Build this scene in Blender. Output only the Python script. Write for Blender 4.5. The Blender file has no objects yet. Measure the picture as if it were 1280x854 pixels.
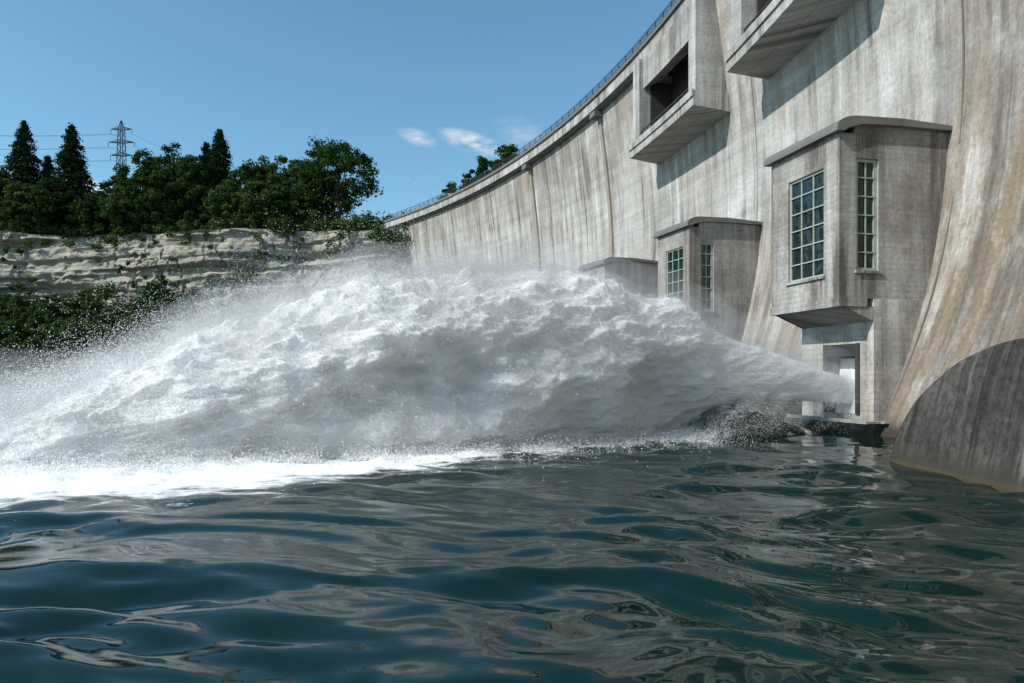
import bpy, math, random
import numpy as np
from mathutils import Vector
rng=np.random.default_rng(7); random.seed(7)
scene=bpy.context.scene
scene.view_settings.view_transform='Standard'
scene.view_settings.look='None'
scene.view_settings.exposure=0

# ------------------------------------------------------------ helpers
def link(o,parent=None):
    scene.collection.objects.link(o)
    if parent: o.parent=parent
    return o
def empty(name):
    e=bpy.data.objects.new(name,None); e.empty_display_size=1
    return link(e)
def mk(name,verts,faces,mats=(),parent=None,uv=None,smooth=False,midx=None,attrs=None):
    verts=np.asarray(verts,dtype=np.float32)
    me=bpy.data.meshes.new(name)
    if isinstance(faces,np.ndarray):
        n,k=faces.shape
        me.vertices.add(len(verts)); me.vertices.foreach_set('co',verts.ravel())
        me.loops.add(n*k); me.loops.foreach_set('vertex_index',faces.ravel().astype(np.int32))
        me.polygons.add(n)
        me.polygons.foreach_set('loop_start',np.arange(0,n*k,k,dtype=np.int32))
        me.polygons.foreach_set('loop_total',np.full(n,k,dtype=np.int32))
        me.update(calc_edges=True)
    else:
        me.from_pydata([tuple(map(float,v)) for v in verts],[],[tuple(f) for f in faces])
    if uv is not None:
        lay=me.uv_layers.new(name='UVMap')
        vi=np.zeros(len(me.loops),dtype=np.int32); me.loops.foreach_get('vertex_index',vi)
        lay.data.foreach_set('uv',np.asarray(uv,dtype=np.float32)[vi].ravel())
    for k_,v_ in (attrs or {}).items():
        at=me.attributes.new(k_,'FLOAT','POINT'); at.data.foreach_set('value',np.asarray(v_,dtype=np.float32))
    for m in mats: me.materials.append(m)
    if midx is not None: me.polygons.foreach_set('material_index',np.asarray(midx,dtype=np.int32))
    me.polygons.foreach_set('use_smooth',np.full(len(me.polygons),smooth))
    me.update()
    return link(bpy.data.objects.new(name,me),parent)
def gridfaces(nr,nc,wrap=False):
    i=np.arange(nr-1)[:,None]; j=np.arange(nc if wrap else nc-1)[None,:]
    j2=(j+1)%nc
    a=i*nc+j; b=i*nc+j2; c=(i+1)*nc+j2; d=(i+1)*nc+j
    return np.stack([a+0*b,b+0*a,c,d],-1).reshape(-1,4)
def _h(i,j,k,s):
    n=(i*374761393+j*668265263+k*2147483647+s*144665)&0xffffffff
    n=((n^(n>>13))*1274126177)&0xffffffff
    n=(n^(n>>16))
    return (n&0xffffff)/float(0xffffff)
def vn(p,s=0):
    p=np.asarray(p,dtype=np.float64); i=np.floor(p).astype(np.int64); f=p-i; f=f*f*(3-2*f)
    r=0
    for dx in (0,1):
        for dy in (0,1):
            for dz in (0,1):
                w=(f[...,0] if dx else 1-f[...,0])*(f[...,1] if dy else 1-f[...,1])*(f[...,2] if dz else 1-f[...,2])
                r=r+w*_h(i[...,0]+dx,i[...,1]+dy,i[...,2]+dz,s)
    return r
def fbm(p,o=4,s=0,bil=False):
    r=0;a=1;t=0
    p=np.asarray(p,dtype=np.float64)
    for k in range(o):
        v=vn(p*2**k+17.3*k,s+k)
        if bil: v=np.abs(2*v-1)
        r=r+a*v;t+=a;a*=.5
    return r/t
def smooth(x,a,b):
    t=np.clip((x-a)/(b-a),0,1); return t*t*(3-2*t)

# ------------------------------------------------------------ material helpers
def newmat(name):
    m=bpy.data.materials.new(name); m.use_nodes=True
    nt=m.node_tree; b=nt.nodes['Principled BSDF']
    return m,nt,b
def N(nt,t,**kw):
    n=nt.nodes.new(t)
    for k,v in kw.items():
        setattr(n,k,v)
    return n
def L(nt,a,b): nt.links.new(a,b)
def mixc(nt,fac,a,b,mode='MIX'):
    n=nt.nodes.new('ShaderNodeMix'); n.data_type='RGBA'; n.blend_type=mode
    for s,v in ((n.inputs[0],fac),(n.inputs[6],a),(n.inputs[7],b)):
        if hasattr(v,'node'): L(nt,v,s)
        else: s.default_value=v if not isinstance(v,tuple) or len(v)==4 else (*v,1)
    return n.outputs[2]
def ramp(nt,inp,stops):
    r=nt.nodes.new('ShaderNodeValToRGB'); e=r.color_ramp.elements
    for i,(p,c) in enumerate(stops):
        if i<2: el=e[i]; el.position=p
        else: el=e.new(p)
        c=c if isinstance(c,tuple) else (c,c,c)
        el.color=(*c,1)
    L(nt,inp,r.inputs[0]); return r.outputs[0]
def noise(nt,vec,scale,detail=4,rough=.55,mscale=None,loc=None):
    if mscale:
        mp=N(nt,'ShaderNodeMapping'); mp.inputs['Scale'].default_value=mscale
        if loc: mp.inputs['Location'].default_value=loc
        L(nt,vec,mp.inputs[0]); vec=mp.outputs[0]
    n=N(nt,'ShaderNodeTexNoise'); n.inputs['Scale'].default_value=scale; n.noise_dimensions='3D'
    n.inputs['Detail'].default_value=detail; n.inputs['Roughness'].default_value=rough
    L(nt,vec,n.inputs['Vector']); return n.outputs['Fac']
def math_(nt,op,a,b=None,clamp=False):
    n=nt.nodes.new('ShaderNodeMath'); n.operation=op; n.use_clamp=clamp
    for s,v in ((n.inputs[0],a),(n.inputs[1],b)):
        if v is None: continue
        if hasattr(v,'node'): L(nt,v,s)
        else: s.default_value=v
    return n.outputs[0]
KC=.90
def concrete(name,c1=(.50,.475,.43),c2=(.36,.335,.30),stain=(.23,.15,.09),stain_amt=.5,row=.5,bw=30,dark=.5,attr=None,line=.82,moss=False,
             leach=.6,leachc=(.70,.69,.67),seed=0.,speck=.66,vtc=.82,c2b=.95,darkc=(.105,.095,.085),sfreq=.85):
    c1=tuple(KC*q for q in c1); c2=tuple(KC*q for q in c2); leachc=tuple(KC*q for q in leachc); stain=tuple(KC*q for q in stain)
    m,nt,b=newmat(name)
    uv=N(nt,'ShaderNodeUVMap').outputs[0]
    br=N(nt,'ShaderNodeTexBrick'); L(nt,uv,br.inputs['Vector'])
    br.inputs['Scale'].default_value=1; br.inputs['Brick Width'].default_value=bw; br.inputs['Row Height'].default_value=row
    br.inputs['Mortar Size'].default_value=.014; br.inputs['Mortar Smooth'].default_value=.5
    br.inputs['Color1'].default_value=(1,1,1,1); br.inputs['Color2'].default_value=(c2b,c2b,c2b,1); br.inputs['Mortar'].default_value=(line,line,line,1)
    big=noise(nt,uv,.15,4,.7)
    col=mixc(nt,ramp(nt,big,[(.36,0.),(.62,1.)]),(*c2,1),(*c1,1))
    col=mixc(nt,1.0,col,br.outputs['Color'],'MULTIPLY')
    bands=noise(nt,uv,1,3,.65,(.03,.7,1),(seed,0,seed))
    col=mixc(nt,1.0,col,ramp(nt,bands,[(.3,.76),(.6,1.03)]),'MULTIPLY')
    st=noise(nt,uv,1,5,.74,(sfreq,.045,1),(seed,0,9+seed))
    pb=noise(nt,uv,.2,3,.6,(1,.8,1),(3,7,seed))
    col=mixc(nt,1.0,col,ramp(nt,st,[(.34,vtc),(.58,1.04)]),'MULTIPLY')
    stw=math_(nt,'MULTIPLY',ramp(nt,st,[(.54,0.),(.64,1.)]),ramp(nt,pb,[(.46,.0),(.6,leach)]))
    col=mixc(nt,stw,col,(*leachc,1))
    dk=math_(nt,'MULTIPLY',ramp(nt,st,[(.38,1.),(.50,0.)]),ramp(nt,pb,[(.42,dark),(.60,.08)]))
    col=mixc(nt,dk,col,(*darkc,1))
    st3=noise(nt,uv,1,5,.74,(.35,.13,7),(seed,0,0))
    col=mixc(nt,ramp(nt,st3,[(.48,0.),(.66,stain_amt)]),col,(*stain,1))
    sp=noise(nt,uv,4,5,.82)
    if attr:
        at=N(nt,'ShaderNodeAttribute'); at.attribute_name=attr
        f=math_(nt,'MULTIPLY',at.outputs['Fac'],ramp(nt,st3,[(.34,.12),(.56,1.)]),True)
        col=mixc(nt,f,col,mixc(nt,ramp(nt,st,[(.4,0.),(.6,1.)]),(.14,.118,.10,1),(.25,.195,.14,1)))
        aw=N(nt,'ShaderNodeAttribute'); aw.attribute_name='wet_shade'
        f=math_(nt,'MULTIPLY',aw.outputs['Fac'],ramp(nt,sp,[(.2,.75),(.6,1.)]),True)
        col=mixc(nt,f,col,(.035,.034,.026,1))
    col=mixc(nt,1.0,col,ramp(nt,sp,[(.30,speck),(.6,1.08)]),'MULTIPLY')
    if moss:
        geo=N(nt,'ShaderNodeNewGeometry'); sx=N(nt,'ShaderNodeSeparateXYZ'); L(nt,geo.outputs['Position'],sx.inputs[0])
        zz=math_(nt,'ADD',sx.outputs[2],math_(nt,'MULTIPLY',sp,-.25))
        col=mixc(nt,ramp(nt,zz,[(.10,.85),(.7,0.)]),col,(.045,.04,.032,1))
        col=mixc(nt,ramp(nt,zz,[(.0,.6),(.05,0.)]),col,(.075,.06,.025,1))
    L(nt,col,b.inputs['Base Color']); b.inputs['Roughness'].default_value=.9
    b.inputs['Specular IOR Level'].default_value=.2
    bp=N(nt,'ShaderNodeBump'); bp.inputs['Strength'].default_value=.5; bp.inputs['Distance'].default_value=.03
    hh=math_(nt,'ADD',math_(nt,'MULTIPLY',br.outputs['Fac'],-.8),sp)
    L(nt,hh,bp.inputs['Height']); L(nt,bp.outputs[0],b.inputs['Normal'])
    return m
def simple(name,col,rough=.6,metal=0,var=.3,scale=3):
    m,nt,b=newmat(name)
    g=N(nt,'ShaderNodeTexCoord').outputs['Object']
    n=noise(nt,g,scale,3,.65)
    c=mixc(nt,n,tuple(v*(1-var) for v in col)+(1,),tuple(min(1,v*(1+var)) for v in col)+(1,))
    L(nt,c,b.inputs['Base Color']); b.inputs['Roughness'].default_value=rough; b.inputs['Metallic'].default_value=metal
    return m
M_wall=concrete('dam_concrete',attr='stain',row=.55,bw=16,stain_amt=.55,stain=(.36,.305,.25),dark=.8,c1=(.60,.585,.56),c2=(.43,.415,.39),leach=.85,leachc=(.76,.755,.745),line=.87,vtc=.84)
M_tower=concrete('tower_concrete',row=.28,stain_amt=.65,dark=.95,c1=(.48,.46,.43),c2=(.33,.315,.295),stain=(.21,.165,.135),leach=.4,seed=3.,line=.76,vtc=.74,c2b=.94)
M_shaft=concrete('shaft_concrete',row=.3,c1=(.62,.60,.56),c2=(.44,.42,.39),stain_amt=.6,dark=.95,stain=(.24,.18,.12),moss=True,seed=6.,leach=.9,vtc=.65)
M_hood=concrete('hood_concrete',row=.35,c1=(.53,.515,.49),c2=(.40,.385,.365),stain_amt=.5,dark=.9,seed=9.,vtc=.70,stain=(.26,.225,.19))
M_pier=concrete('pier_concrete',row=30,bw=31,c1=(.14,.133,.122),c2=(.055,.052,.047),stain_amt=.3,dark=1.,stain=(.05,.045,.038),line=.95,moss=True,leach=1.,leachc=(.30,.29,.275),speck=.3,vtc=.30,seed=34.,darkc=(.03,.028,.025),sfreq=1.3)
M_dark=simple('recess_shade',(.03,.026,.024),.9)  # near-black colour paints the shade inside openings and recesses
M_rust=simple('rusty_gate',(.10,.028,.018),.7,0,.5,.8)
M_roof=simple('roof_metal',(.16,.15,.14),.6,.2,.45,.9)
M_frame=simple('window_frame',(.30,.36,.31),.5)
M_steel=simple('steel',(.05,.053,.055),.5,.4)
M_gal=simple('galvanised_steel',(.33,.34,.34),.5,.3)
M_yel=simple('yellow_paint',(.75,.50,.03),.5)
M_cap=simple('crest_cap',(.12,.118,.11),.8)
def glassmat():
    m,nt,b=newmat('window_glass')
    b.inputs['Base Color'].default_value=(.02,.035,.035,1); b.inputs['Roughness'].default_value=.04
    b.inputs['Specular IOR Level'].default_value=.9
    g=N(nt,'ShaderNodeTexCoord').outputs['Object']; bp=N(nt,'ShaderNodeBump'); bp.inputs['Strength'].default_value=.35; bp.inputs['Distance'].default_value=.15
    L(nt,noise(nt,g,1.0,1,.5),bp.inputs['Height']); L(nt,bp.outputs[0],b.inputs['Normal'])
    tr=N(nt,'ShaderNodeBsdfTransparent'); tr.inputs[0].default_value=(.75,.85,.8,1)
    mx=N(nt,'ShaderNodeMixShader'); mx.inputs[0].default_value=.6
    L(nt,tr.outputs[0],mx.inputs[1]); L(nt,b.outputs[0],mx.inputs[2]); L(nt,mx.outputs[0],nt.nodes['Material Output'].inputs[0])
    return m
M_glass=glassmat()
def spraymat(name,tr,colr=(.93,.94,.95,1)):
    m,nt,b=newmat(name)
    d=N(nt,'ShaderNodeBsdfDiffuse'); d.inputs[0].default_value=colr
    if tr>0:
        t=N(nt,'ShaderNodeBsdfTranslucent'); t.inputs[0].default_value=colr
        mx=N(nt,'ShaderNodeMixShader'); mx.inputs[0].default_value=tr
        L(nt,d.outputs[0],mx.inputs[1]); L(nt,t.outputs[0],mx.inputs[2]); L(nt,mx.outputs[0],nt.nodes['Material Output'].inputs[0])
    else: L(nt,d.outputs[0],nt.nodes['Material Output'].inputs[0])
    return m
M_spray=spraymat('spray_droplets',.4,(.94,.95,.96,1))
M_core=spraymat('aerated_water',0,(.955,.96,.965,1))

# ------------------------------------------------------------ dam
CX,CY=-180.,30.
def P(th,R,z): return (CX+R*math.cos(th),CY+R*math.sin(th),z)
def TH(d,R=200.): return math.asin((d-CY)/R)
zs_=np.array([-5,-2,0,3,7,12,18,24,30,36,39.]); of_=np.array([-4.2,-2.6,-1.5,-.1,1.35,2.4,2.9,2.8,2.2,1.3,.9])
pf=np.polyfit(zs_,of_,5)
def off(z): return np.polyval(pf,z)
def arc(name,t0,t1,n,R0,R1,z0,z1,mat,parent,z0b=None,z1b=None):
    z0b=z0 if z0b is None else z0b; z1b=z1 if z1b is None else z1b
    v=[];f=[];uv=[]
    for i in range(n+1):
        t=t0+(t1-t0)*i/n
        for R,z in ((R0,z0),(R0,z1),(R1,z1b),(R1,z0b)):
            v.append(P(t,R,z)); uv.append((t*200+(R-R0)+5,z))
    for i in range(n):
        a=i*4;b=a+4
        for k in range(4):
            k2=(k+1)%4; f.append((a+k,b+k,b+k2,a+k2))
    f.append((0,1,2,3)); e=n*4; f.append((e+3,e+2,e+1,e))
    return mk(name,v,f,[mat],parent,uv)
dam=empty('concrete_arch_dam')
hoods=[(40.,55.),(62.,77.),(18.,33.)]
openings=[]
for d0,d1 in hoods:
    a,b=TH(d0),TH(d1); openings.append((a+.008,b-.009))
th=np.linspace(TH(-60),TH(172),520).tolist()
for a,b in openings: th+= [a,b]
th=np.array(sorted(th))
zz=np.array(sorted(list(np.linspace(-5,38.2,90))+[29.3,36.2]))
T,Z=np.meshgrid(th,zz)
R=200+off(Z)+ (fbm(np.stack([T*40,Z*.15,0*T],-1),2)-.5)*.1
X=CX+R*np.cos(T); Y=CY+R*np.sin(T)
V=np.stack([X,Y,Z],-1).reshape(-1,3); UV=np.stack([T*200,Z],-1).reshape(-1,2)
stain=(smooth(-Y,-43,-31)*smooth(-Z,-42,-4)*1.25).reshape(-1)
stain=np.maximum(stain,(smooth(-Z,-14,-4)*.7).reshape(-1))
stain=np.maximum(stain,(smooth(Z,24,37)*.5).reshape(-1))
wet_shade=(smooth(-Z,-5.5,-1.5)*smooth(Y,36,40)).reshape(-1)  # damp wall base and the jet's cast shadow, both painted dark
wet_shade=np.maximum(wet_shade,(smooth(-Z,-1.2,-.3)).reshape(-1))
F=gridfaces(len(zz),len(th))
tc=T.reshape(-1)[F].mean(1); zc=Z.reshape(-1)[F].mean(1)
keep=np.ones(len(F),bool)
for a,b in openings: keep&=~((tc>a)&(tc<b)&(zc>29.3)&(zc<36.2))
mk('dam_wall',V,F[keep],[M_wall],dam,UV,True,attrs={'stain':stain,'wet_shade':wet_shade})
arc('back_wall',TH(-60),TH(172),120,208,209,-5,38.1,M_hood,dam)
arc('crest_cornice',TH(-60),TH(172),260,200.0,209.2,38.2,39.5,M_hood,dam,z0b=38.2)
arc('crest_cap',TH(-60),TH(172),260,199.75,200.35,39.5,39.95,M_cap,dam)
arc('crest_shadow_line',TH(-60),TH(172),260,200.35,201.0,37.95,38.2,M_cap,dam)  # dark strip painting the shadow line under the crest overhang
v=[];f=[]
def addbox(v,f,c,ux,uy,uz,hx,hy,hz):
    b=len(v)
    for sx in(-1,1):
        for sy in(-1,1):
            for sz in(-1,1):
                v.append(tuple(c[i]+ux[i]*sx*hx+uy[i]*sy*hy+uz[i]*sz*hz for i in range(3)))
    for q in((0,1,3,2),(4,6,7,5),(0,4,5,1),(2,3,7,6),(0,2,6,4),(1,5,7,3)): f.append(tuple(b+k for k in q))
t=TH(-20)
while t<TH(168):
    u=(math.cos(t),math.sin(t),0); w=(-math.sin(t),math.cos(t),0)
    addbox(v,f,P(t,200.05,40.45),u,w,(0,0,1),.04,.04,.5); t+=2.0/200
mk('crest_railing_posts',v,f,[M_steel],dam)
for z in (40.35,40.7,40.98): arc('crest_railing_rail',TH(-20),TH(168),220,200.01,200.09,z-.03,z+.03,M_steel,dam)
for (d0,d1),(oa,ob) in zip(hoods,openings):
    a,b=TH(d0),TH(d1)
    arc('spillway_hood_near_wall',a,oa-.0003,1,199.2,203.2,28.9,37.9,M_hood,dam)
    arc('spillway_hood_far_wall',ob+.0003,b,1,199.2,203.2,28.9,37.9,M_hood,dam)
    arc('spillway_sill',a-.001,b+.001,6,198.9,203.1,27.5,28.88,M_hood,dam,z0b=27.0)
    arc('spillway_sill_lip',a-.0012,b+.0012,6,198.75,198.89,28.3,28.95,M_hood,dam)
    arc('spillway_lintel',oa,ob,6,199.6,201.4,34.6,37.93,M_hood,dam,z0b=35.4)
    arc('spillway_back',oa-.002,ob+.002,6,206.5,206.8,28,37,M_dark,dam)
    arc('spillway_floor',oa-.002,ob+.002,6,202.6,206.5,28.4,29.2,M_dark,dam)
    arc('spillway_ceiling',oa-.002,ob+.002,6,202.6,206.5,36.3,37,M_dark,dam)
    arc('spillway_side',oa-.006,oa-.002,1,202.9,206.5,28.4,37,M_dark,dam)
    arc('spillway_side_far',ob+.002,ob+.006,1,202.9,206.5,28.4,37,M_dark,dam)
    arc('spillway_pier_shade',ob-.0016,ob-.0002,1,200.4,206.4,28.95,35.3,M_dark,dam)  # dark sheet over the sunlit pier face, painting the opening's shade
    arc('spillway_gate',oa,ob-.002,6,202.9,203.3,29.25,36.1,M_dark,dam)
    arc('spillway_gate_beam',oa,ob-.002,6,202.6,202.88,31.2,32.2,M_rust,dam)
    arc('spillway_rail',oa,ob,6,199.4,199.5,29.9,30.0,M_steel,dam)
    arc('spillway_rail',oa,ob,6,199.4,199.5,29.4,29.47,M_steel,dam)
    n=7
    for k in range(n+1):
        tt=oa+(ob-oa)*k/n*.998+.0002
        arc('spillway_rail_post',tt,tt+.0004,1,199.41,199.49,28.9,30.0,M_steel,dam)
def rib(d,w,proud,mat,z0=-2,z1=38,name='contraction_joint'):
    t0=TH(d); zz=np.linspace(z0,z1,40); v=[];f=[];uv=[]
    for z in zz:
        R1=200+off(z)+.15; R0=200+off(z)-proud
        for tt,R in ((t0,R1),(t0,R0),(t0+w/200,R0),(t0+w/200,R1)):
            v.append(P(tt,R,z)); uv.append((tt*200+R,z))
    for i in range(39):
        a=i*4;b=a+4
        for k in range(3): f.append((a+k,a+k+1,b+k+1,b+k))
    mk(name,v,f,[mat],dam,uv)
M_joint=simple('joint_dark',(.13,.115,.10),.9)
M_jb=simple('joint_brown',(.27,.235,.19),.9,0,.4,.5)
for d in (97.5,127,141,150,108): rib(d,.16,.03,M_joint)
for d in (90,112.5): rib(d,.6,.3,M_jb)
for d in (57.8,34.5): rib(d,.10,.03,M_joint)
for d in (90,112.5):
    t=TH(d); arc('joint_cap',t-.002,t+.006,1,199.9,201.6,37.2,37.9,M_cap,dam)

# ------------------------------------------------------------ outlet towers
def tower(O,al,W,flow=False):
    E=empty('outlet_tower')
    al=math.radians(al); U=(math.cos(al),math.sin(al)); Vv=(-math.sin(al),math.cos(al))
    def W3(r,t,z): return (O[0]+r*U[0]+t*Vv[0],O[1]+r*U[1]+t*Vv[1],z)
    def bx(name,r0,r1,t0,t1,z0,z1,mat,par=E):
        v=[W3(r,t,z) for z in (z0,z1) for r,t in((r0,t0),(r1,t0),(r1,t1),(r0,t1))]
        uv=[(r+t+O[1]*.37,z) for z in (z0,z1) for r,t in((r0,t0),(r1,t0),(r1,t1),(r0,t1))]
        f=[(0,3,2,1),(4,5,6,7),(0,1,5,4),(1,2,6,5),(2,3,7,6),(3,0,4,7)]
        return mk(name,v,f,[mat],par,uv)
    zb,zt=6.9,15.15
    fw=(1.15,4.05,8.15,13.7)
    sw=(1.0,2.3,8.3,13.95)
    if W<5.5: fw=(.95,3.7,8.15,13.7)
    k=.35
    bx('front_wall_below_window',0,k,0,W,zb,fw[2],M_tower); bx('front_wall_above_window',0,k,0,W,fw[3],zt,M_tower)
    bx('front_wall_near',0,k,0,fw[0],fw[2],fw[3],M_tower); bx('front_wall_far',0,k,fw[1],W,fw[2],fw[3],M_tower)
    D=8.2
    bx('side_wall_below_window',k,D,0,k,zb,sw[2],M_tower); bx('side_wall_above_window',k,D,0,k,sw[3],zt,M_tower)
    bx('side_wall_front',k,sw[0],0,k,sw[2],sw[3],M_tower); bx('side_wall_back',sw[1],D,0,k,sw[2],sw[3],M_tower)
    bx('far_side_wall',k,D,W-k,W,zb,zt,M_tower)
    bx('floor_slab',k,D,k,W-k,zb+.02,zb+.4,M_tower)
    bx('ceiling_slab',k,D,k,W-k,zt-.3,zt-.02,M_tower)
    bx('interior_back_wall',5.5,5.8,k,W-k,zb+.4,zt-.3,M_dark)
    bx('front_glass',.2,.22,fw[0],fw[1],fw[2],fw[3],M_glass); bx('side_glass',sw[0],sw[1],.2,.22,sw[2],sw[3],M_glass)
    nb=3;nr=6
    for i in range(nb+1):
        t=fw[0]+(fw[1]-fw[0])*i/nb; h=.06 if i in(0,nb) else .03
        t=min(max(t,fw[0]+h),fw[1]-h)
        bx('front_window_mullion',.12,.19,t-h,t+h,fw[2],fw[3],M_frame)
    for i in range(nr+1):
        z=fw[2]+(fw[3]-fw[2])*i/nr; h=.06 if i in(0,nr) else .03
        z=min(max(z,fw[2]+h),fw[3]-h)
        bx('front_window_transom',.105,.195,fw[0]+.002,fw[1]-.002,z-h,z+h,M_frame)
    for i in range(3):
        r=sw[0]+(sw[1]-sw[0])*(0,.5,1)[i]; h=(.09,.03,.09)[i]
        r=min(max(r,sw[0]+h),sw[1]-h)
        bx('side_window_mullion',r-h,r+h,.12,.19,sw[2],sw[3],M_frame)
    for i in range(nr+1):
        z=sw[2]+(sw[3]-sw[2])*i/nr; h=.08 if i in(0,nr) else .03
        z=min(max(z,sw[2]+h),sw[3]-h)
        bx('side_window_transom',sw[0]+.002,sw[1]-.002,.105,.195,z-h,z+h,M_frame)
    bx('front_window_sill',-.12,.1,fw[0]-.12,fw[1]+.12,fw[2]-.14,fw[2]-.003,M_tower)
    bx('side_window_sill',sw[0]-.12,sw[1]+.12,-.1,.1,sw[2]-.14,sw[2]-.003,M_tower)
    bx('hoist_post',.9,1.25,.55,.8,zb+.4,zt-3.2,M_yel)
    bx('hoist_beam',1.2,1.4,.9,W-.9,zb+3.2,zb+3.6,M_yel)
    bx('hoist_motor',.6,1.4,.9,1.7,zb+.4,zb+3.,M_yel)
    prof=[(-.32,zt+.0),(-.32,zt+.18)]
    for a in np.linspace(0,math.pi/2,9)[1:]: prof.append((-.32+1.3*(1-math.cos(a)),zt+.18+.62*math.sin(a)))
    prof+= [(3.5,zt+.88),(D,zt+.72),(D,zt+.55),(3.0,zt+.5),(1.2,zt+.42),(.35,zt+.18),(.1,zt+.001)]
    n=len(prof); v=[W3(r,t,z) for t in(-.28,W+.28) for r,z in prof]
    f=[tuple(range(n)),tuple(range(2*n-1,n-1,-1))]+[(i,(i+1)%n,n+(i+1)%n,n+i) for i in range(n)]
    mk('roof',v,f,[M_roof],E)
    bx('wall_head_side',.9,D,.004,k,zt,zt+.5,M_tower); bx('wall_head_far',.9,D,W-k,W-.004,zt,zt+.5,M_tower)
    bx('base_band',-.06,1.6,-.05,W+.05,zb-.42,zb-.002,M_tower)
    v=[W3(r,t,z) for t in(0,W) for r,z in((.25,zb-.42),(2.02,zb-.42),(2.02,zb-1.15))]
    mk('soffit_corbel',v,[(0,2,1),(3,4,5),(0,1,4,3),(1,2,5,4),(2,0,3,5)],[M_tower],E,[(p[0]+p[1],p[2]) for p in v])
    r0=2.02;kk=.9; ow=(1.1,3.5,1.0,4.55)
    bx('shaft_front_above',r0,r0+kk,0,W,ow[3],zb-.003,M_shaft)
    bx('shaft_front_below',r0,r0+kk,0,W,-4,ow[2],M_shaft)
    bx('shaft_front_near',r0,r0+kk,0,ow[0],ow[2],ow[3],M_shaft)
    bx('shaft_front_far',r0,r0+kk,ow[1],W,ow[2],ow[3],M_shaft)
    bx('shaft_side',r0+kk,9,0,.9,-4,zb-.003,M_shaft); bx('shaft_far_side',r0+kk,9,W-.9,W,-4,zb-.003,M_shaft)
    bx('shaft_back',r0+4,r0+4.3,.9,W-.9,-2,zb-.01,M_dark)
    bx('shaft_shade',r0+kk+.01,r0+4,.905,.95,0,zb-.01,M_dark); bx('shaft_shade',r0+kk+.01,r0+4,W-.95,W-.905,0,zb-.01,M_dark)  # thin dark sheets paint the shade inside the outlet opening
    for (a,b_,c,d_) in ((ow[0]-.16,ow[0]+.1,ow[2],ow[3]+.16),(ow[1]-.1,ow[1]+.16,ow[2],ow[3]+.16)):
        bx('gate_guide',r0-.1,r0+.3,a,b_,c,d_,M_steel)
    bx('gate_lintel',r0-.09,r0+.3,ow[0]+.1,ow[1]-.1,ow[3]-.5,ow[3]+.14,M_steel)
    bx('walkway',1.2,r0-.003,-.5,W+.2,.62,.72,M_gal)
    bx('walkway_side',r0-.003,4.2,-.7,-.003,.62,.72,M_gal)
    bx('walkway_edge',1.14,1.197,-.5,W+.2,.60,.78,M_gal)
    if flow:
        gt,gz_=np.meshgrid(np.linspace(1.45,3.35,30),np.linspace(1.0,3.95,40),indexing='ij')
        rr=r0+.75-.35*((3.95-gz_)/3)**2+.25*(fbm(np.stack([gt*4,gz_*.8,0*gt],-1),3,9)-.5)
        v=np.stack([O[0]+rr*U[0]+gt*Vv[0],O[1]+rr*U[1]+gt*Vv[1],gz_],-1).reshape(-1,3)
        mk('falling_water',v,gridfaces(30,40),[M_core],E,None,True)
    return E,W3
towers=[((16.3,34.0),13.5,5.6,True),((14.4,55.4),18.0,5.0),((10.1,74.2),24.0,5.0)]
for t in towers: E,W3=tower(*t)
al=math.radians(13.5); O=(16.3,34.0)
U=(math.cos(al),math.sin(al)); Vv=(-math.sin(al),math.cos(al))

# ------------------------------------------------------------ right pier
NR,NPH=30,110
v=[];uv=[]
cy,hw,hh=18.1,5.85,4.05
for k in range(NR+14):
    fr=min(1,(k/(NR-1)))**.8
    for j in range(NPH):
        a=math.pi*j/(NPH-1); y=cy+hw*fr*math.cos(a); z=-.9+(hh+.9)*fr*math.sin(a)**.85
        x=13.0+.20*max(z,0)+.16*fr**14
        if k>=NR: x=13.0+.20*max(z,0)+.16+(k-NR+1)*.95
        v.append((x,y,z)); uv.append((y*1.0+ (x*.6 if k>=NR else 0),z))
v=np.array(v)
v[:,0]+=(fbm(v*.9,4)-.5)*.16
mk('concrete_pier',v,gridfaces(NR+14,NPH),[M_pier],None,uv,True)

# ------------------------------------------------------------ water
def axis(hi,mn,g):
    out=[0.];x=0.
    while x<hi: x+=max(mn,g*x); out.append(x)
    return out
xs=axis(3000,.085,.0145); xs=np.array([-a for a in xs[:0:-1]]+xs)
ys=[5.]
while ys[-1]<3000: ys.append(ys[-1]+max(.045,.0115*ys[-1]))
ys=np.array([-2000,-600,-200,-80,-30,-12,-5,0,2,3,4,4.5]+ys)
Xg,Yg=np.meshgrid(xs,ys)
jd=np.array([-math.cos(al),-math.sin(al)])
J0=np.array([O[0]+2.3*U[0]+2.3*Vv[0],O[1]+2.3*U[1]+2.3*Vv[1]])
def jetcoords(X,Y):
    a=(X-J0[0])*jd[0]+(Y-J0[1])*jd[1]
    b=(X-J0[0])*(-jd[1])+(Y-J0[1])*jd[0]
    return a,b
dist=np.sqrt(Xg**2+Yg**2)
sp=np.maximum(.08,.0145*dist)
wp=np.stack([Xg*.16,Yg*.22,0*Xg],-1)
w1=fbm(wp,3,3)*2-1; w2=fbm(wp+55,3,9)*2-1
Xw=Xg+w1*2.8; Yw=Yg+w2*2.4
H=np.zeros_like(Xg)
r2=np.random.default_rng(3)
for i in range(90):
    lam=.40*(5.0/.40)**(r2.random()**.85)
    ang=math.radians(-103+r2.normal()*17)
    kx,ky=math.cos(ang),math.sin(ang); kk=2*math.pi/lam
    amp=.0125*lam**.75*(.5+r2.random())*.6
    att=np.clip((lam/sp-2)/3,0,1)
    ph=kk*(kx*Xw+ky*Yw)+r2.random()*6.28
    H+=amp*att*(np.sin(ph)+.28*np.cos(2*ph))
env=.45+1.1*fbm(np.stack([Xg*.12,Yg*.12,0*Xg],-1),2,21)
H*=env*.60
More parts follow.
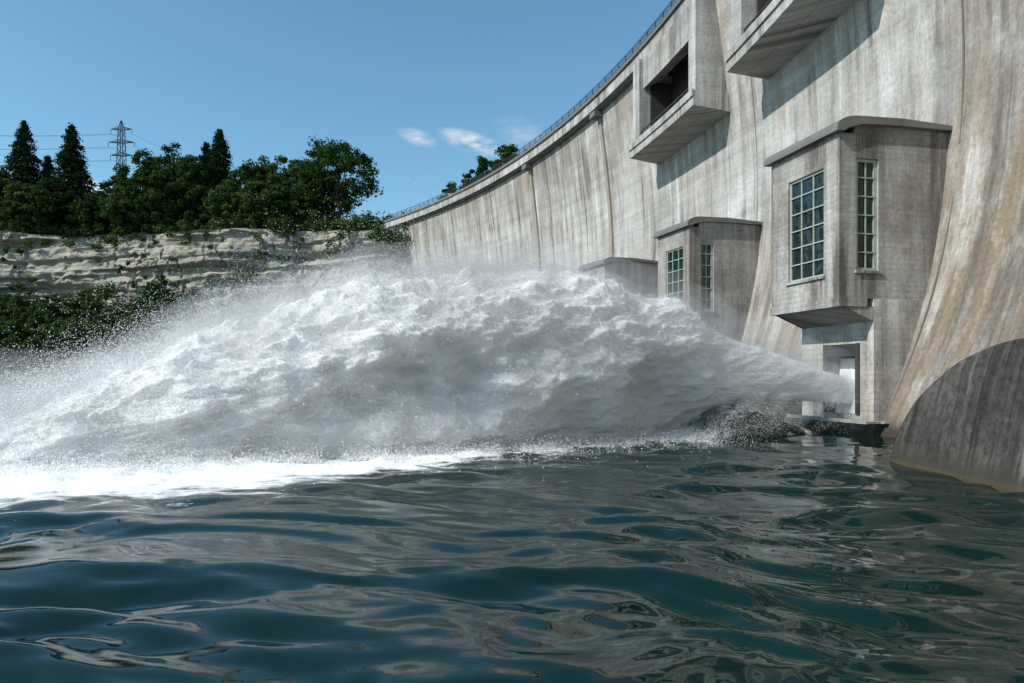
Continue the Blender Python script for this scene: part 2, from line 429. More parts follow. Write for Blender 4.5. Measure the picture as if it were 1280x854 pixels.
A_,B_=jetcoords(Xg,Yg)
def hwf(a): return np.interp(a,[-1,0,4,8,12,16,20,25,30,34,38,41,44,50],[.3,.35,.6,1.0,2.0,3.2,4.3,5.4,5.8,5.8,5.6,5.2,4.5,2])
near=np.exp(-np.clip(np.abs(B_)-hwf(np.clip(A_,5,40)),0,99)/3.0)*smooth(A_,4,12)*(1-smooth(A_,48,75))
H+=near*(fbm(np.stack([Xg*1.3,Yg*1.3,0*Xg],-1),3,5)-.5)*.7
foam=smooth(hwf(np.clip(A_,9,38))+ 1.6+6.6*smooth(A_,12,34)-np.abs(B_+.3), -2.5,6.0)*smooth(A_,7,12)*(1-smooth(A_,50,90))
H*=smooth(400-dist,0,350)
Vw=np.stack([Xg,Yg,H],-1).reshape(-1,3)
def watermat(name):
    m,nt,b=newmat(name)
    g=N(nt,'ShaderNodeTexCoord').outputs['Object']
    at=N(nt,'ShaderNodeAttribute'); at.attribute_name='foam'
    n1=noise(nt,g,1.3,6,.74,(.5,1,1)); n2=noise(nt,g,.35,2,.6)
    s=math_(nt,'ADD',math_(nt,'MULTIPLY',at.outputs['Fac'],1.35),math_(nt,'MULTIPLY',math_(nt,'ADD',n1,math_(nt,'MULTIPLY',n2,.4)),2.3))
    f=ramp(nt,math_(nt,'SUBTRACT',s,1.49,True),[(.40,0.),(.80,1.)])
    f=math_(nt,'MULTIPLY',f,ramp(nt,at.outputs['Fac'],[(.01,0.),(.12,1.)]))
    deep=mixc(nt,n2,(.002,.011,.0095,1),(.004,.019,.016,1))
    b.inputs['Roughness'].default_value=.02; b.inputs['IOR'].default_value=1.333
    L(nt,deep,b.inputs['Base Color'])
    bp=N(nt,'ShaderNodeBump'); bp.inputs['Strength'].default_value=.12; bp.inputs['Distance'].default_value=.05
    L(nt,noise(nt,g,2.2,2,.5,(.6,1.4,1)),bp.inputs['Height']); L(nt,bp.outputs[0],b.inputs['Normal'])
    d=N(nt,'ShaderNodeBsdfDiffuse'); d.inputs[0].default_value=(.82,.85,.86,1)
    bp2=N(nt,'ShaderNodeBump'); bp2.inputs['Strength'].default_value=.8; bp2.inputs['Distance'].default_value=.15; L(nt,n1,bp2.inputs['Height']); L(nt,bp2.outputs[0],d.inputs['Normal'])
    mx=N(nt,'ShaderNodeMixShader'); L(nt,f,mx.inputs[0]); L(nt,b.outputs[0],mx.inputs[1]); L(nt,d.outputs[0],mx.inputs[2])
    L(nt,mx.outputs[0],nt.nodes['Material Output'].inputs[0])
    return m
M_water=watermat('river_water')
mk('water',Vw,gridfaces(len(ys),len(xs)),[M_water],None,None,True,attrs={'foam':foam.reshape(-1)})

# ------------------------------------------------------------ spray
def volmat(name,dens):
    m=bpy.data.materials.new(name); m.use_nodes=True; nt=m.node_tree; nt.nodes.clear()
    o=N(nt,'ShaderNodeOutputMaterial'); s=N(nt,'ShaderNodeVolumeScatter'); s.inputs['Color'].default_value=(1,1,1,1); s.inputs['Density'].default_value=dens
    s.inputs['Anisotropy'].default_value=.0
    L(nt,s.outputs[0],o.inputs['Volume']); return m
A0=[-1,0,2.15,6.9,10,13.9,17.2,21,23.2,25.7,27.8,29.8,32.3,33.6,35.4,37.4,39,41.5,46,50]
ZT=[2.9,3.0,3.6,5.2,6.9,8.1,8.6,8.7,8.2,8.3,7.1,6.6,5.9,4.9,3.9,2.8,2.2,1.5,.9,.2]
def ztop(a): return np.interp(a,A0,ZT)
def zbot(a): return np.interp(a,[-1,0,3,6,8,9.5,11],[1.5,1.5,1.7,1.7,1.2,.2,-.5])
def core(a,ph,grow=0.,seed=0,ns=1.):
    zt=ztop(a)*np.interp(a,[0,15,28,34,40],[.97,.95,.88,.76,.66])+grow; zb=zbot(a)-grow*.5
    c=(zt+zb)/2; h=(zt-zb)/2; w=hwf(a)*.85+grow
    cz=np.cos(ph); sz=np.sin(ph)
    fl=smooth(a,9,15)
    dn=np.clip(-sz,0,1)
    ex=1-.75*fl*np.clip(dn*2.5,0,1)
    y=w*np.sign(cz)*np.abs(cz)**ex*(1+.22*fl*dn+.15*fl); z=c+h*sz
    amp=np.interp(a,[0,5,12,20,30,42],[.04,.22,.75,1.15,1.15,.7])
    u=a+z*.6
    q=np.stack([u*.30,y*.40,z*.42],-1)+seed*.13
    n1=fbm(q,3,11)-.5
    q2=np.stack([u*.55+n1*2.0,y*.9,z*1.1],-1)
    n2=fbm(q2,3,31,True)-.38
    q3=np.stack([u*1.5+n1*3,y*2.6,z*2.8],-1)
    n3=fbm(q3,4,41)-.5 if ns>.5 else 0
    dsp=amp*(1.9*n1+.6*n2+.75*n3)
    y=y+cz*dsp; z=z+sz*dsp*np.where(sz<0,.4,1)
    aa=a-amp*.4*n1
    x=J0[0]+jd[0]*aa-jd[1]*y; yy=J0[1]+jd[1]*aa+jd[0]*y
    return np.stack([x,yy,z],-1)
def cgrid(na,npz,**k):
    Ag,Ph=np.meshgrid(np.linspace(-1,50,na),np.linspace(0,2*math.pi,npz,endpoint=False),indexing='ij')
    return Ag,core(Ag,Ph,**k)
na,npz=760,380
Ag,C=cgrid(na,npz)
da=np.gradient(C,axis=0); dp=np.roll(C,-1,1)-np.roll(C,1,1)
Nn=np.cross(da,dp); Nn/=np.linalg.norm(Nn,axis=-1,keepdims=True)+1e-9
ctr=C.mean(1,keepdims=True)
if np.sum(Nn*(C-ctr))<0: Nn=-Nn
def svol(V_,F_):
    p=V_[F_[:,0]]-V_.mean(0); q=V_[F_[:,1]]-V_.mean(0); r=V_[F_[:,2]]-V_.mean(0)
    s=np.sum(p*np.cross(q,r))
    if F_.shape[1]==4:
        t=V_[F_[:,3]]-V_.mean(0); s+=np.sum(p*np.cross(r,t))
    return s
S=empty('water_jet_spray')
Fq=gridfaces(na,npz,True)
if svol(C.reshape(-1,3),Fq)<0: Fq=Fq[:,::-1]
mk('spray_core',C.reshape(-1,3),Fq,[M_core],S,None,True)
def closed(name,C,mat,par=None):
    a,b=C.shape[:2]
    V_=np.vstack([C.reshape(-1,3),C[0].mean(0)[None],C[-1].mean(0)[None]])
    q=gridfaces(a,b,True)
    f=[tuple(x) for x in q.tolist()]
    i0=a*b
    for j in range(b):
        f.append((i0,(j+1)%b,j)); f.append((i0+1,(a-1)*b+j,(a-1)*b+(j+1)%b))
    s=svol(C.reshape(-1,3),q)
    if s<0: f=[t[::-1] for t in f]
    return mk(name,V_,f,[mat],S,None,True)
_,C1=cgrid(200,90,grow=.55,seed=1,ns=0); closed('mist_inner',C1,volmat('mist_dense',.24))
_,C2=cgrid(160,70,grow=1.5,seed=7,ns=0); closed('mist_outer',C2,volmat('mist_thin',.085))
gu,gv=np.meshgrid(np.linspace(.02,math.pi-.02,40),np.linspace(0,2*math.pi,60,endpoint=False),indexing='ij')
dirn=np.stack([np.cos(gu),np.sin(gu)*np.cos(gv),np.sin(gu)*np.sin(gv)],-1)
rad=1+.35*(fbm(dirn*2.2+4,3,12)-.5)
Cm=dirn*rad[...,None]*np.array([18,8,4.0])+np.array([-26,31,.1])
closed('splash_mist',Cm,volmat('mist_splash',.03))
def tris(name,pos,nrm,size,mat,parent):
    n=len(pos)
    nrm=nrm/(np.linalg.norm(nrm,axis=1,keepdims=True)+1e-9)
    r=rng.normal(size=(n,3)); t=np.cross(nrm,r); t/=np.linalg.norm(t,axis=1,keepdims=True)+1e-9
    b=np.cross(nrm,t)
    s=size[:,None]
    v=np.stack([pos+t*s,pos-t*s*.5+b*s*.87,pos-t*s*.5-b*s*.87],1).reshape(-1,3)
    return mk(name,v,np.arange(3*n).reshape(-1,3),[mat],parent)
Cf=C.reshape(-1,3); Nf=Nn.reshape(-1,3); Af=Ag.reshape(-1)
area=(np.linalg.norm(da,axis=-1)*np.linalg.norm(dp,axis=-1)).reshape(-1)
ok=(Cf[:,2]>-.1)
def pick(n,wt):
    wt=wt*ok; return rng.choice(len(Cf),n,p=wt/wt.sum())
n=330000; idx=pick(n,area*(.6+np.clip(Nf[:,2],0,1)))
amp=np.interp(Af[idx],[0,5,12,20,30,42],[.03,.08,.18,.28,.5,.6])
cl=fbm(Cf[idx]*.9,3,77); cl=np.clip((cl-.3)*2.6,.15,2)
e=rng.exponential(1,n)*amp*cl
pos=Cf[idx]+Nf[idx]*e[:,None]+rng.normal(size=(n,3))*.07
tris('spray_fuzz',pos,Nf[idx]*.7+[-.25,-.3,.35]+rng.normal(size=(n,3))*.5,rng.uniform(.012,.034,n),M_spray,S)
nt_=10000;m_=28
up=np.clip(Nf[:,2]+.35,0,2)*smooth(Af,9,24)+.25*smooth(Af,26,32)
idx=pick(nt_,area*up)
j3=np.array([jd[0],jd[1],0])
v0=j3*rng.uniform(1.,3.2,(nt_,1))+Nf[idx]*rng.uniform(.4,2.2,(nt_,1))+np.array([0,0,1])*rng.uniform(0,1.9,(nt_,1))+rng.normal(size=(nt_,3))*.35
tt=rng.random((nt_,m_))**1.4
ln=rng.uniform(.2,.8,(nt_,1))*np.interp(Af[idx],[10,25,35],[.5,1.,1.3])[:,None]
tt=tt*ln
pos=Cf[idx][:,None]+v0[:,None]*tt[...,None]-np.array([0,0,1.6])*(tt**2)[...,None]+rng.normal(size=(nt_,m_,3))*(.03+.14*tt[...,None])
pos=pos.reshape(-1,3); pos=pos[pos[:,2]>-.05]
tris('spray_trails',pos,rng.normal(size=pos.shape)+[-.6,-.3,.8],rng.uniform(.007,.025,len(pos)),M_spray,S)
n=130000
a=rng.uniform(22,50,n); zt=ztop(np.clip(a,0,39.5))*1.08+.9; z=zt*rng.random(n)**1.15
b=rng.normal(size=n)*(hwf(np.clip(a,0,38))*.75+.8)
x=J0[0]+jd[0]*a-jd[1]*b; y=J0[1]+jd[1]*a+jd[0]*b
pos=np.stack([x,y,z],1); kp=(fbm(pos*.7,3,91)>.42)&(b<9); pos=pos[kp]
tris('spray_mist',pos,rng.normal(size=pos.shape)+[-.4,-.3,.4],rng.uniform(.007,.022,len(pos)),M_spray,S)
n=90000
a=rng.uniform(1.,12,n); zt=zbot(a)+.5; z=np.clip(zt*rng.random(n)**.6,0,9); b=np.abs(rng.normal(size=n))*(.6+.14*a)+.5
kp=fbm(np.stack([a*1.0+z*.9,b*2,z*.5],1),4,14)>.47+.10*smooth(-a,-8,-4)
x=J0[0]+jd[0]*a-jd[1]*b; y=J0[1]+jd[1]*a+jd[0]*b
pos=np.stack([x,y,z],1)[kp]
tris('spray_under_jet',pos,rng.normal(size=pos.shape),rng.uniform(.006,.017,len(pos)),M_spray,S)
n=120000
a=rng.uniform(8,50,n)
b=hwf(np.clip(a,0,40))*1.2+rng.exponential(.8,n)-.8; z=rng.exponential(.16,n)
x=J0[0]+jd[0]*a-jd[1]*b; y=J0[1]+jd[1]*a+jd[0]*b
pos=np.stack([x,y,z],1); kp=fbm(np.stack([x*.9,y*.9,0*x],1),3,41)>.36; pos=pos[kp]
tris('spray_waterline',pos,rng.normal(size=pos.shape)*.6+[-.4,-.3,.8],rng.uniform(.012,.03,len(pos)),M_spray,S)
ng,mg=160,100
gu,gv=np.meshgrid(np.linspace(0,1,ng),np.linspace(0,math.pi,mg),indexing='ij')
aa=1.8+9.2*gu; prof_h=1.7*np.sin(math.pi*gu**1.35)**.9; prof_w=1.3*np.sin(math.pi*gu)**.6
bb=prof_w*np.cos(gv)+.25; hz_=prof_h*np.sin(gv)-.1
nz=fbm(np.stack([aa*.45+hz_*.8,bb*1.2,hz_*1.2-aa*.5],-1),4,55)-.5
bb=bb+np.cos(gv)*nz*.35; hz_=hz_+np.sin(gv)*nz*.35
x=J0[0]+jd[0]*aa-jd[1]*bb; y=J0[1]+jd[1]*aa+jd[0]*bb
fo=np.clip(.12+.35*smooth(gu,.6,1)+.15*smooth(hz_,.9,1.6),0,1)
mk('dark_surge',np.stack([x,y,hz_],-1).reshape(-1,3),gridfaces(ng,mg),[M_water],S,None,True,attrs={'foam':fo.reshape(-1)})

# ------------------------------------------------------------ cliff / banks / hill
path=np.array([[-8,168],[-22,161],[-32,160],[-48,163],[-66,160],[-86,165],[-108,168],[-135,166],[-175,172],[-240,170],[-420,190],[-900,120],[-1500,-200]],float)
seg=np.r_[0,np.cumsum(np.linalg.norm(np.diff(path,axis=0),axis=1))]
us=np.r_[np.arange(0,260,.4),np.arange(260,seg[-1],8)]
px=np.interp(us,seg,path[:,0]); py=np.interp(us,seg,path[:,1])
prof=[(46,-5),(30,-1.2),(24,1.2),(19,4),(14,8),(9,13),(5,18)]
zc=np.linspace(0,1,80)
rows=[]
zlow=np.interp(px,[-400,-90,-70,-30],[21.5,21.5,16,12])
ztopc=37+ (fbm(np.stack([us*.05,0*us,0*us],-1),3,5)-.5)*4.2
for o,z in prof:
    zz_=z*zlow/23.; rows.append((o+0*us+(fbm(np.stack([us*.12,0*us+o,0*us],-1),3,8)-.5)*5,zz_+(fbm(np.stack([us*.2,0*us+o,0*us],-1),3,2)-.5)*2))
for k in zc:
    z=zlow+(ztopc-zlow)*k
    o=2.2*(1-k)
    zt_=z+us*.05+(fbm(np.stack([us*.035,z*.08,0*us],-1),3,60)-.5)*8
    led=(vn(np.stack([us*.03,zt_*.5,0*us],-1),4)-.5)*3.0+(vn(np.stack([us*.07,zt_*1.3,0*us],-1),5)-.5)*1.5
    blk=(fbm(np.stack([us*.09,z*.10,0*us],-1),4,62)-.5)*7.0
    frac=-.9*smooth(-np.abs(fbm(np.stack([us*.2,z*.05,0*us],-1),4,66)-.5),-.018,0.)
    o=o+led+blk+frac+(fbm(np.stack([us*.5,z*1.0,0*us],-1),5,63)-.5)*1.5
    rows.append((o,z))
ncl0=len(prof); ncl1=len(rows)
for o,z in ((-2.5,38),(-6,38.6),(-14,39),(-30,39.5),(-70,41),(-200,46),(-700,50)):
    rows.append((o+0*us,z+0*us+(fbm(np.stack([us*.1,0*us+o,0*us],-1),3,3)-.5)*1.5))
G=np.array([np.stack([px+0*o,py-o,z],-1) for o,z in rows])
fc=gridfaces(len(rows),len(us)); ri=(np.arange(len(fc))//(len(us)-1))
mi=np.where((ri>=ncl0-1)&(ri<ncl1),0,1)
def cliffmat():
    m,nt,b=newmat('sandstone')
    g=N(nt,'ShaderNodeTexCoord').outputs['Object']
    n1=noise(nt,g,1,5,.7,(.03,.03,.9)); n2=noise(nt,g,.16,4,.65); n3=noise(nt,g,1.0,5,.75,(.2,.2,1.3))
    c=mixc(nt,ramp(nt,n1,[(.38,0.),(.56,1.)]),(.21,.19,.155,1),(.43,.39,.325,1))
    c=mixc(nt,ramp(nt,n2,[(.46,0.),(.62,.7)]),c,(.24,.225,.195,1))
    c=mixc(nt,ramp(nt,n3,[(.34,.85),(.45,0.)]),c,(.09,.08,.065,1))
    geo=N(nt,'ShaderNodeNewGeometry'); sx=N(nt,'ShaderNodeSeparateXYZ'); L(nt,geo.outputs['Normal'],sx.inputs[0])
    gr=math_(nt,'MULTIPLY',ramp(nt,n2,[(.40,1.),(.50,0.)]),ramp(nt,sx.outputs[2],[(.3,.05),(.7,1.)]))
    c=mixc(nt,gr,c,(.06,.08,.025,1))
    L(nt,c,b.inputs['Base Color']); b.inputs['Roughness'].default_value=.95
    bp=N(nt,'ShaderNodeBump'); bp.inputs['Strength'].default_value=.6; bp.inputs['Distance'].default_value=.4; L(nt,n3,bp.inputs['Height']); L(nt,bp.outputs[0],b.inputs['Normal'])
    return m
M_grass=simple('grass',(.05,.075,.022),.95,0,.5,.6)
mk('rock_cliff',G.reshape(-1,3),fc,[cliffmat(),M_grass],None,None,False,midx=mi)
gx,gy=np.meshgrid(np.linspace(-60,160,60),np.linspace(173,900,60))
gz=37.5+(fbm(np.stack([gx*.03,gy*.03,0*gx],-1),3)-.5)*4-60*smooth(gx,15,60)
mk('hill',np.stack([gx,gy,gz],-1).reshape(-1,3),gridfaces(60,60),[M_grass],None,None,True)

# ------------------------------------------------------------ vegetation
def leafmat(name,c1,c2):
    m,nt,b=newmat(name)
    g=N(nt,'ShaderNodeTexCoord').outputs['Object']
    n1=noise(nt,g,.5,3,.7)
    c=mixc(nt,ramp(nt,n1,[(.35,0.),(.65,1.)]),(*c1,1),(*c2,1))
    d=N(nt,'ShaderNodeBsdfDiffuse'); L(nt,c,d.inputs[0]); t=N(nt,'ShaderNodeBsdfTranslucent'); L(nt,c,t.inputs[0])
    mx=N(nt,'ShaderNodeMixShader'); mx.inputs[0].default_value=.25
    L(nt,d.outputs[0],mx.inputs[1]); L(nt,t.outputs[0],mx.inputs[2]); L(nt,mx.outputs[0],nt.nodes['Material Output'].inputs[0])
    return m
M_leaf=leafmat('broadleaf_foliage',(.018,.042,.011),(.050,.090,.024))
M_leaf2=leafmat('light_foliage',(.028,.056,.014),(.072,.112,.032))
M_need=leafmat('spruce_needles',(.008,.022,.010),(.024,.045,.018))
M_bark=simple('bark',(.07,.055,.04),.95)
def limb(v,f,p0,p1,r0,r1,n=6):
    p0=np.array(p0,float);p1=np.array(p1,float);d=p1-p0;d/=np.linalg.norm(d)+1e-9
    a=np.cross(d,[0.3,.9,.1]);a/=np.linalg.norm(a);b=np.cross(d,a);s=len(v)
    for p,r in((p0,r0),(p1,r1)):
        for k in range(n):
            t=2*math.pi*k/n; v.append(tuple(p+r*(math.cos(t)*a+math.sin(t)*b)))
    for k in range(n): f.append((s+k,s+(k+1)%n,s+n+(k+1)%n,s+n+k))
def leafquads(pos,nrm,size):
    n=len(pos); nrm=nrm/(np.linalg.norm(nrm,axis=1,keepdims=True)+1e-9)
    r=rng.normal(size=(n,3)); t=np.cross(nrm,r); t/=np.linalg.norm(t,axis=1,keepdims=True)+1e-9; b=np.cross(nrm,t); s=size[:,None]
    return np.stack([pos+t*s,pos+b*s*.6,pos-t*s,pos-b*s*.6],1).reshape(-1,3)
def tree_mesh(name,v,f,lv,mat):
    nv=len(v); nf=len(f)
    V_=np.vstack([np.array(v,float),lv]) ; q=np.arange(len(lv)).reshape(-1,4)+nv
    F_=np.vstack([np.array(f),q])
    return mk(name,V_,F_,[M_bark,mat],None,None,False,midx=np.r_[np.zeros(nf),np.ones(len(q))])
def broadleaf(x,y,z,h,w,mat=None,open_=0.,lean=0.,name='broadleaf_tree',dens=1.,low=.22):
    v=[];f=[]
    top=np.array([x+lean*.5,y,z+h*.62]); base=np.array([x,y,z-1])
    limb(v,f,base,top,.022*h,.012*h); limb(v,f,top,(x+lean,y,z+h*.88),.012*h,.003*h)
    nc=int(95*dens*(1+ (w*h/200)*.35)); cs=[]
    for i in range(nc):
        while True:
            p=rng.uniform(-1,1,3)
            if np.linalg.norm(p)<1 and np.linalg.norm(p)>.3: break
        zz=(p[2]+1)/2
        wz=w/2*(.62+.55*math.sin(math.pi*min(1,zz*1.05)**.8))
        c=np.array([x+lean*zz+p[0]*wz,y+p[1]*wz,z+h*(low+(1-low)*.96*zz)])
        c+=rng.normal(size=3)*w*.035
        cs.append(c)
    for c in cs[:26]:
        k=rng.uniform(.35,.8); bp=base+(top-base)*k
        m=(bp+c)/2+[0,0,-.04*h]; limb(v,f,bp,m,.008*h,.005*h,4); limb(v,f,m,c,.005*h,.0015*h,4)
    L_=[];Nr=[];Sz=[]
    for c in cs:
        r=w*rng.uniform(.07,.15)*(1-.3*open_); k=int(rng.uniform(60,100))
        d=rng.normal(size=(k,3)); d/=np.linalg.norm(d,axis=1,keepdims=True)
        rr=rng.random(k)[:,None]**.5
        L_.append(c+d*rr*r*[1.15,1.15,.75]); Nr.append(d+[0,0,.5]+rng.normal(size=(k,3))*.5); Sz.append(rng.uniform(.22,.48,k))
    lv=leafquads(np.vstack(L_),np.vstack(Nr),np.hstack(Sz))
    return tree_mesh(name,v,f,lv,mat or M_leaf)
def spruce(x,y,z,h,w,name='spruce_tree'):
    v=[];f=[]; limb(v,f,(x,y,z-1),(x,y,z+h*.99),.016*h,.02)
    L_=[];Nr=[];Sz=[]
    nl=int(h*1.7)
    for i in range(nl):
        k=i/nl; zz=z+h*(.06+.93*k); R_=w/2*(1-k)**.75*rng.uniform(.8,1.15)+.15
        nb=int(9+8*(1-k))
        for j in range(nb):
            a=rng.random()*6.28; R2=R_*rng.uniform(.7,1.15)
            e=np.array([x+math.cos(a)*R2,y+math.sin(a)*R2,zz-R2*.38])
            limb(v,f,(x,y,zz),e,.05,.015,3)
            kk=int(10+28*R2/4); s=rng.random(kk)[:,None]**.6
            p=np.array([x,y,zz])*(1-s)+e*s+rng.normal(size=(kk,3))*[.28,.28,.18]-np.array([0,0,1])*rng.random((kk,1))*.5
            L_.append(p); Nr.append(rng.normal(size=(kk,3))+[0,0,.8]); Sz.append(rng.uniform(.16,.4,kk))
    lv=leafquads(np.vstack(L_),np.vstack(Nr),np.hstack(Sz))
    return tree_mesh(name,v,f,lv,M_need)
def at(pxx,d): return (pxx-640)/853*d
def hz(ty,d): return 3+(470-ty)/853*d
def T_(kind,pxx,ty,d,wpx,base=38.,**k):
    z=hz(ty,d)
    fn=spruce if kind=='s' else broadleaf
    fn(at(pxx,d),d,base,z-base,wpx/853*d,**k)
T_('s',31,148,178,78); T_('s',90,153,174,88); T_('s',275,158,176,74); T_('s',60,192,186,60)
T_('s',258,175,181,58)
for q in [(8,200,176,50),(58,225,172,52),(120,240,172,48),(146,215,177,46),(180,184,174,62),(218,175,177,70),(243,190,172,50),(205,205,170,56),(160,232,169,50),
          (308,198,173,54),(335,190,178,56),(362,194,174,60),(325,222,169,66),(290,225,169,56),(385,220,172,46),(352,215,182,60),(30,225,172,50)]:
    T_('b',*q,low=.03,mat=M_leaf2 if rng.random()<.4 else M_leaf)
T_('b',426,172,172,98,lean=-1.5,open_=.6,dens=.95,low=.26)
T_('b',398,200,176,48,open_=.3,low=.1)
T_('b',-30,190,178,60); T_('b',-75,175,182,60,low=.1); T_('s',-60,160,180,66)
T_('b',608,186,182,46,base=37,low=.05); T_('b',636,176,186,56,base=37,low=.1); T_('b',566,226,180,40,base=37,low=.0); T_('b',590,210,184,40,base=37,low=.0); T_('b',655,186,192,40,base=37,low=.1)
def thicket(name,cl,mat,per=110,s=(.16,.36)):
    L_=[];Nr=[];Sz=[]
    for (cx,cyy,cz,r) in cl:
        k=int(per*(.6+r*r*.35))
        d=rng.normal(size=(k,3)); d/=np.linalg.norm(d,axis=1,keepdims=True); rr=rng.random(k)[:,None]**.4
        L_.append(np.array([cx,cyy,cz])+d*rr*r*[1.1,1.1,.9]*(1+.25*rng.normal(size=(k,1)))); Nr.append(d+[0,0,.5]+rng.normal(size=(k,3))*.5); Sz.append(rng.uniform(*s,k))
    lv=leafquads(np.vstack(L_),np.vstack(Nr),np.hstack(Sz))
    mk(name,lv,np.arange(len(lv)).reshape(-1,4),[mat])
def pyx(X_): return np.interp(X_,path[::-1,0],path[::-1,1])
cl=[]
for i in range(300):
    X_=rng.uniform(-190,-26); o=rng.uniform(.5,9)
    r=rng.uniform(.8,2.2); cl.append((X_,pyx(X_)+o,38.2+rng.uniform(-.6,1.4)+o*.22,r))
for i in range(60):
    X_=rng.uniform(-190,-24); cl.append((X_,pyx(X_)-rng.uniform(0,2.5),37-abs(rng.normal())*1.6,rng.uniform(.5,1.4)))
for i in range(26):
    cl.append((rng.uniform(-33,-24),rng.uniform(156,159),rng.uniform(27,38),rng.uniform(.8,1.7)))
for i in range(18):
    X_=rng.choice([-118,-90,-60])+rng.normal()*2; cl.append((X_,pyx(X_)-4.,rng.uniform(24,33),rng.uniform(.3,.9)))
thicket('cliff_shrubs',cl,M_leaf2,per=85,s=(.18,.4))
cl=[]
for i in range(190):
    X_=rng.uniform(-190,-24); o=rng.uniform(6,20); hh_=rng.uniform(1,9)*(1 if X_<-55 else .45)
    cl.append((X_,pyx(X_)+o,39+hh_*rng.random()**.7+1,rng.uniform(1.5,2.6)))
thicket('hilltop_wood_undergrowth',cl,M_leaf,per=70,s=(.25,.5))
cl=[]
for i in range(230):
    X_=rng.uniform(-185,-62); o=rng.uniform(5,28)
    zt=24-o*.95+rng.uniform(-1,6)*min(1,(-X_-55)/25.)
    H_=rng.uniform(5,9)
    for j in range(7): cl.append((X_+rng.normal()*2.0,pyx(X_)-o+rng.normal()*1.4,max(.5,zt-rng.random()*H_+1),rng.uniform(1.2,2.3)))
for i in range(60):
    X_=rng.uniform(-76,-40); cl.append((X_,pyx(X_)-rng.uniform(5,20),rng.uniform(2,14),rng.uniform(1,2.4)))
thicket('bank_woodland',cl,M_leaf,per=60,s=(.22,.46))
for pxx,ty,d in ((20,365,148),(60,376,144),(112,358,150),(150,382,146),(196,352,152),(222,374,148),(86,398,140),(-20,360,148),(175,394,141),(205,338,156)):
    broadleaf(at(pxx,d),d,6,hz(ty,d)-6,12,low=.05,dens=.7,mat=random.choice([M_leaf,M_leaf2]))

# ------------------------------------------------------------ pylon
E=empty('transmission_tower')
v=[];f=[]; X0,Y0=at(152,262),262; zb,zt=38,hz(151,262)
def wdt(z): return np.interp(z,[zb,zb+35,zt-2,zt],[4.2,1.5,.8,.1])
lv=np.linspace(zb,zt,19)
for i in range(18):
    for sx in(-1,1):
        for sy in(-1,1):
            a=(X0+sx*wdt(lv[i]),Y0+sy*wdt(lv[i]),lv[i]); b=(X0+sx*wdt(lv[i+1]),Y0+sy*wdt(lv[i+1]),lv[i+1])
            limb(v,f,a,b,.17,.17,4)
    for s in(-1,1):
        for q in(-1,1):
            limb(v,f,(X0-q*wdt(lv[i]),Y0+s*wdt(lv[i]),lv[i]),(X0+q*wdt(lv[i+1]),Y0+s*wdt(lv[i+1]),lv[i+1]),.08,.08,4)
            limb(v,f,(X0+s*wdt(lv[i]),Y0-q*wdt(lv[i]),lv[i]),(X0+s*wdt(lv[i+1]),Y0+q*wdt(lv[i+1]),lv[i+1]),.08,.08,4)
arms=[(zt-3.5,4.0),(zt-8.5,5.0),(zt-13.5,4.2)]
for z,w in arms:
    for s in(-1,1):
        for sy in(-.8,.8):
            limb(v,f,(X0,Y0+sy,z),(X0+s*w,Y0,z+.2),.15,.12,4); limb(v,f,(X0,Y0+sy,z+1.2),(X0+s*w,Y0,z+.2),.1,.08,4)
        limb(v,f,(X0+s*w,Y0,z+.2),(X0+s*w,Y0,z-1.6),.12,.12,4)
mk('lattice',v,f,[M_steel],E)
v=[];f=[]
for z,w in arms:
    for s in(-1,1):
        p0=np.array([X0+s*w,Y0,z-1.6])
        for p1 in (np.array([X0-190+s*w,Y0-30,z+6]),np.array([X0+150+s*w,Y0+260,z-22])):
            prev=p0
            for k in range(1,13):
                u=k/12; p=p0*(1-u)+p1*u; p[2]-=7*4*u*(1-u)
                limb(v,f,prev,p,.04,.04,3); prev=p
mk('power_lines',v,f,[M_steel],E)

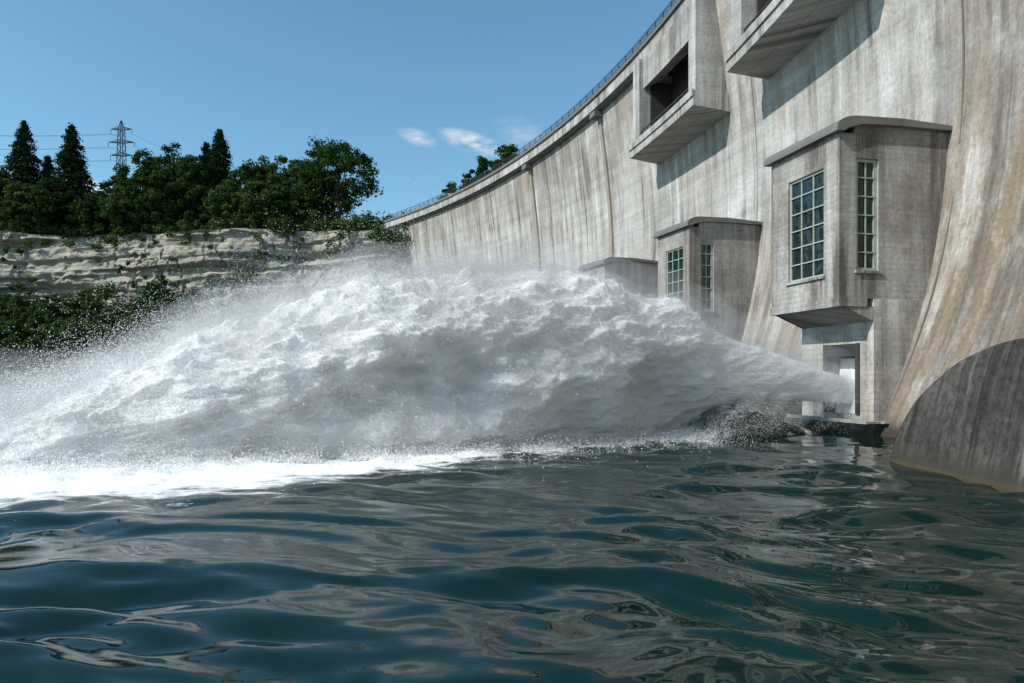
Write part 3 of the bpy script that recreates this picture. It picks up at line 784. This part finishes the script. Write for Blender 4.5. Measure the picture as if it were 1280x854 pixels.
# ------------------------------------------------------------ world, sun, camera
Sv=Vector((-1,-.52,.88)).normalized()
el=math.asin(Sv.z); rot=math.atan2(Sv.x,Sv.y)
w=bpy.data.worlds.new('World'); scene.world=w; w.use_nodes=True; nt=w.node_tree
bg=nt.nodes['Background']; sky=N(nt,'ShaderNodeTexSky'); sky.sky_type='NISHITA'; sky.sun_disc=False
sky.sun_elevation=el; sky.sun_rotation=rot; sky.altitude=500; sky.air_density=1.1; sky.dust_density=.7; sky.ozone_density=1.5
tc=N(nt,'ShaderNodeTexCoord').outputs['Generated']
total=None
for (cx,cyy,sx,sy,st) in ((592,179,46,13,.8),(522,172,25,10,.55),(655,168,45,22,.18),(118,236,22,10,.6),(40,262,60,10,.25)):
    dv=Vector(((cx-640)/853,1,(470-cyy)/853)).normalized()
    vm=N(nt,'ShaderNodeVectorMath',operation='SUBTRACT'); L(nt,tc,vm.inputs[0]); vm.inputs[1].default_value=dv
    mp=N(nt,'ShaderNodeMapping'); mp.vector_type='TEXTURE' ; mp.inputs['Scale'].default_value=(sx/853,.5,sy/853); mp.inputs['Rotation'].default_value=(0,math.radians(14),0)
    L(nt,vm.outputs[0],mp.inputs[0])
    ln=N(nt,'ShaderNodeVectorMath',operation='LENGTH'); L(nt,mp.outputs[0],ln.inputs[0])
    a=math_(nt,'MULTIPLY',math_(nt,'SUBTRACT',1.,ln.outputs['Value'],True),st)
    total=a if total is None else math_(nt,'ADD',total,a)
cn=noise(nt,tc,26,5,.6,(1,1,2.6))
cm=math_(nt,'MULTIPLY',total,ramp(nt,cn,[(.35,0.),(.62,2.)]),True)
skyc=mixc(nt,1.0,sky.outputs[0],(.82,1.13,1.12,1),'MULTIPLY')
c=mixc(nt,cm,skyc,(5.2,5.5,5.8,1))
L(nt,c,bg.inputs[0]); bg.inputs[1].default_value=.15
sun=bpy.data.lights.new('sun','SUN'); sun.energy=5.0; sun.angle=math.radians(.5); sun.color=(1,.96,.90)
so=link(bpy.data.objects.new('sun',sun)); so.rotation_euler=Sv.to_track_quat('Z','Y').to_euler()
cam=bpy.data.cameras.new('camera'); co=link(bpy.data.objects.new('camera',cam))
co.location=(0,0,3); co.rotation_euler=(math.radians(90),0,0)
cam.sensor_width=36; cam.lens=24; cam.shift_y=43/1280; cam.clip_end=6000; cam.clip_start=.1
scene.camera=co
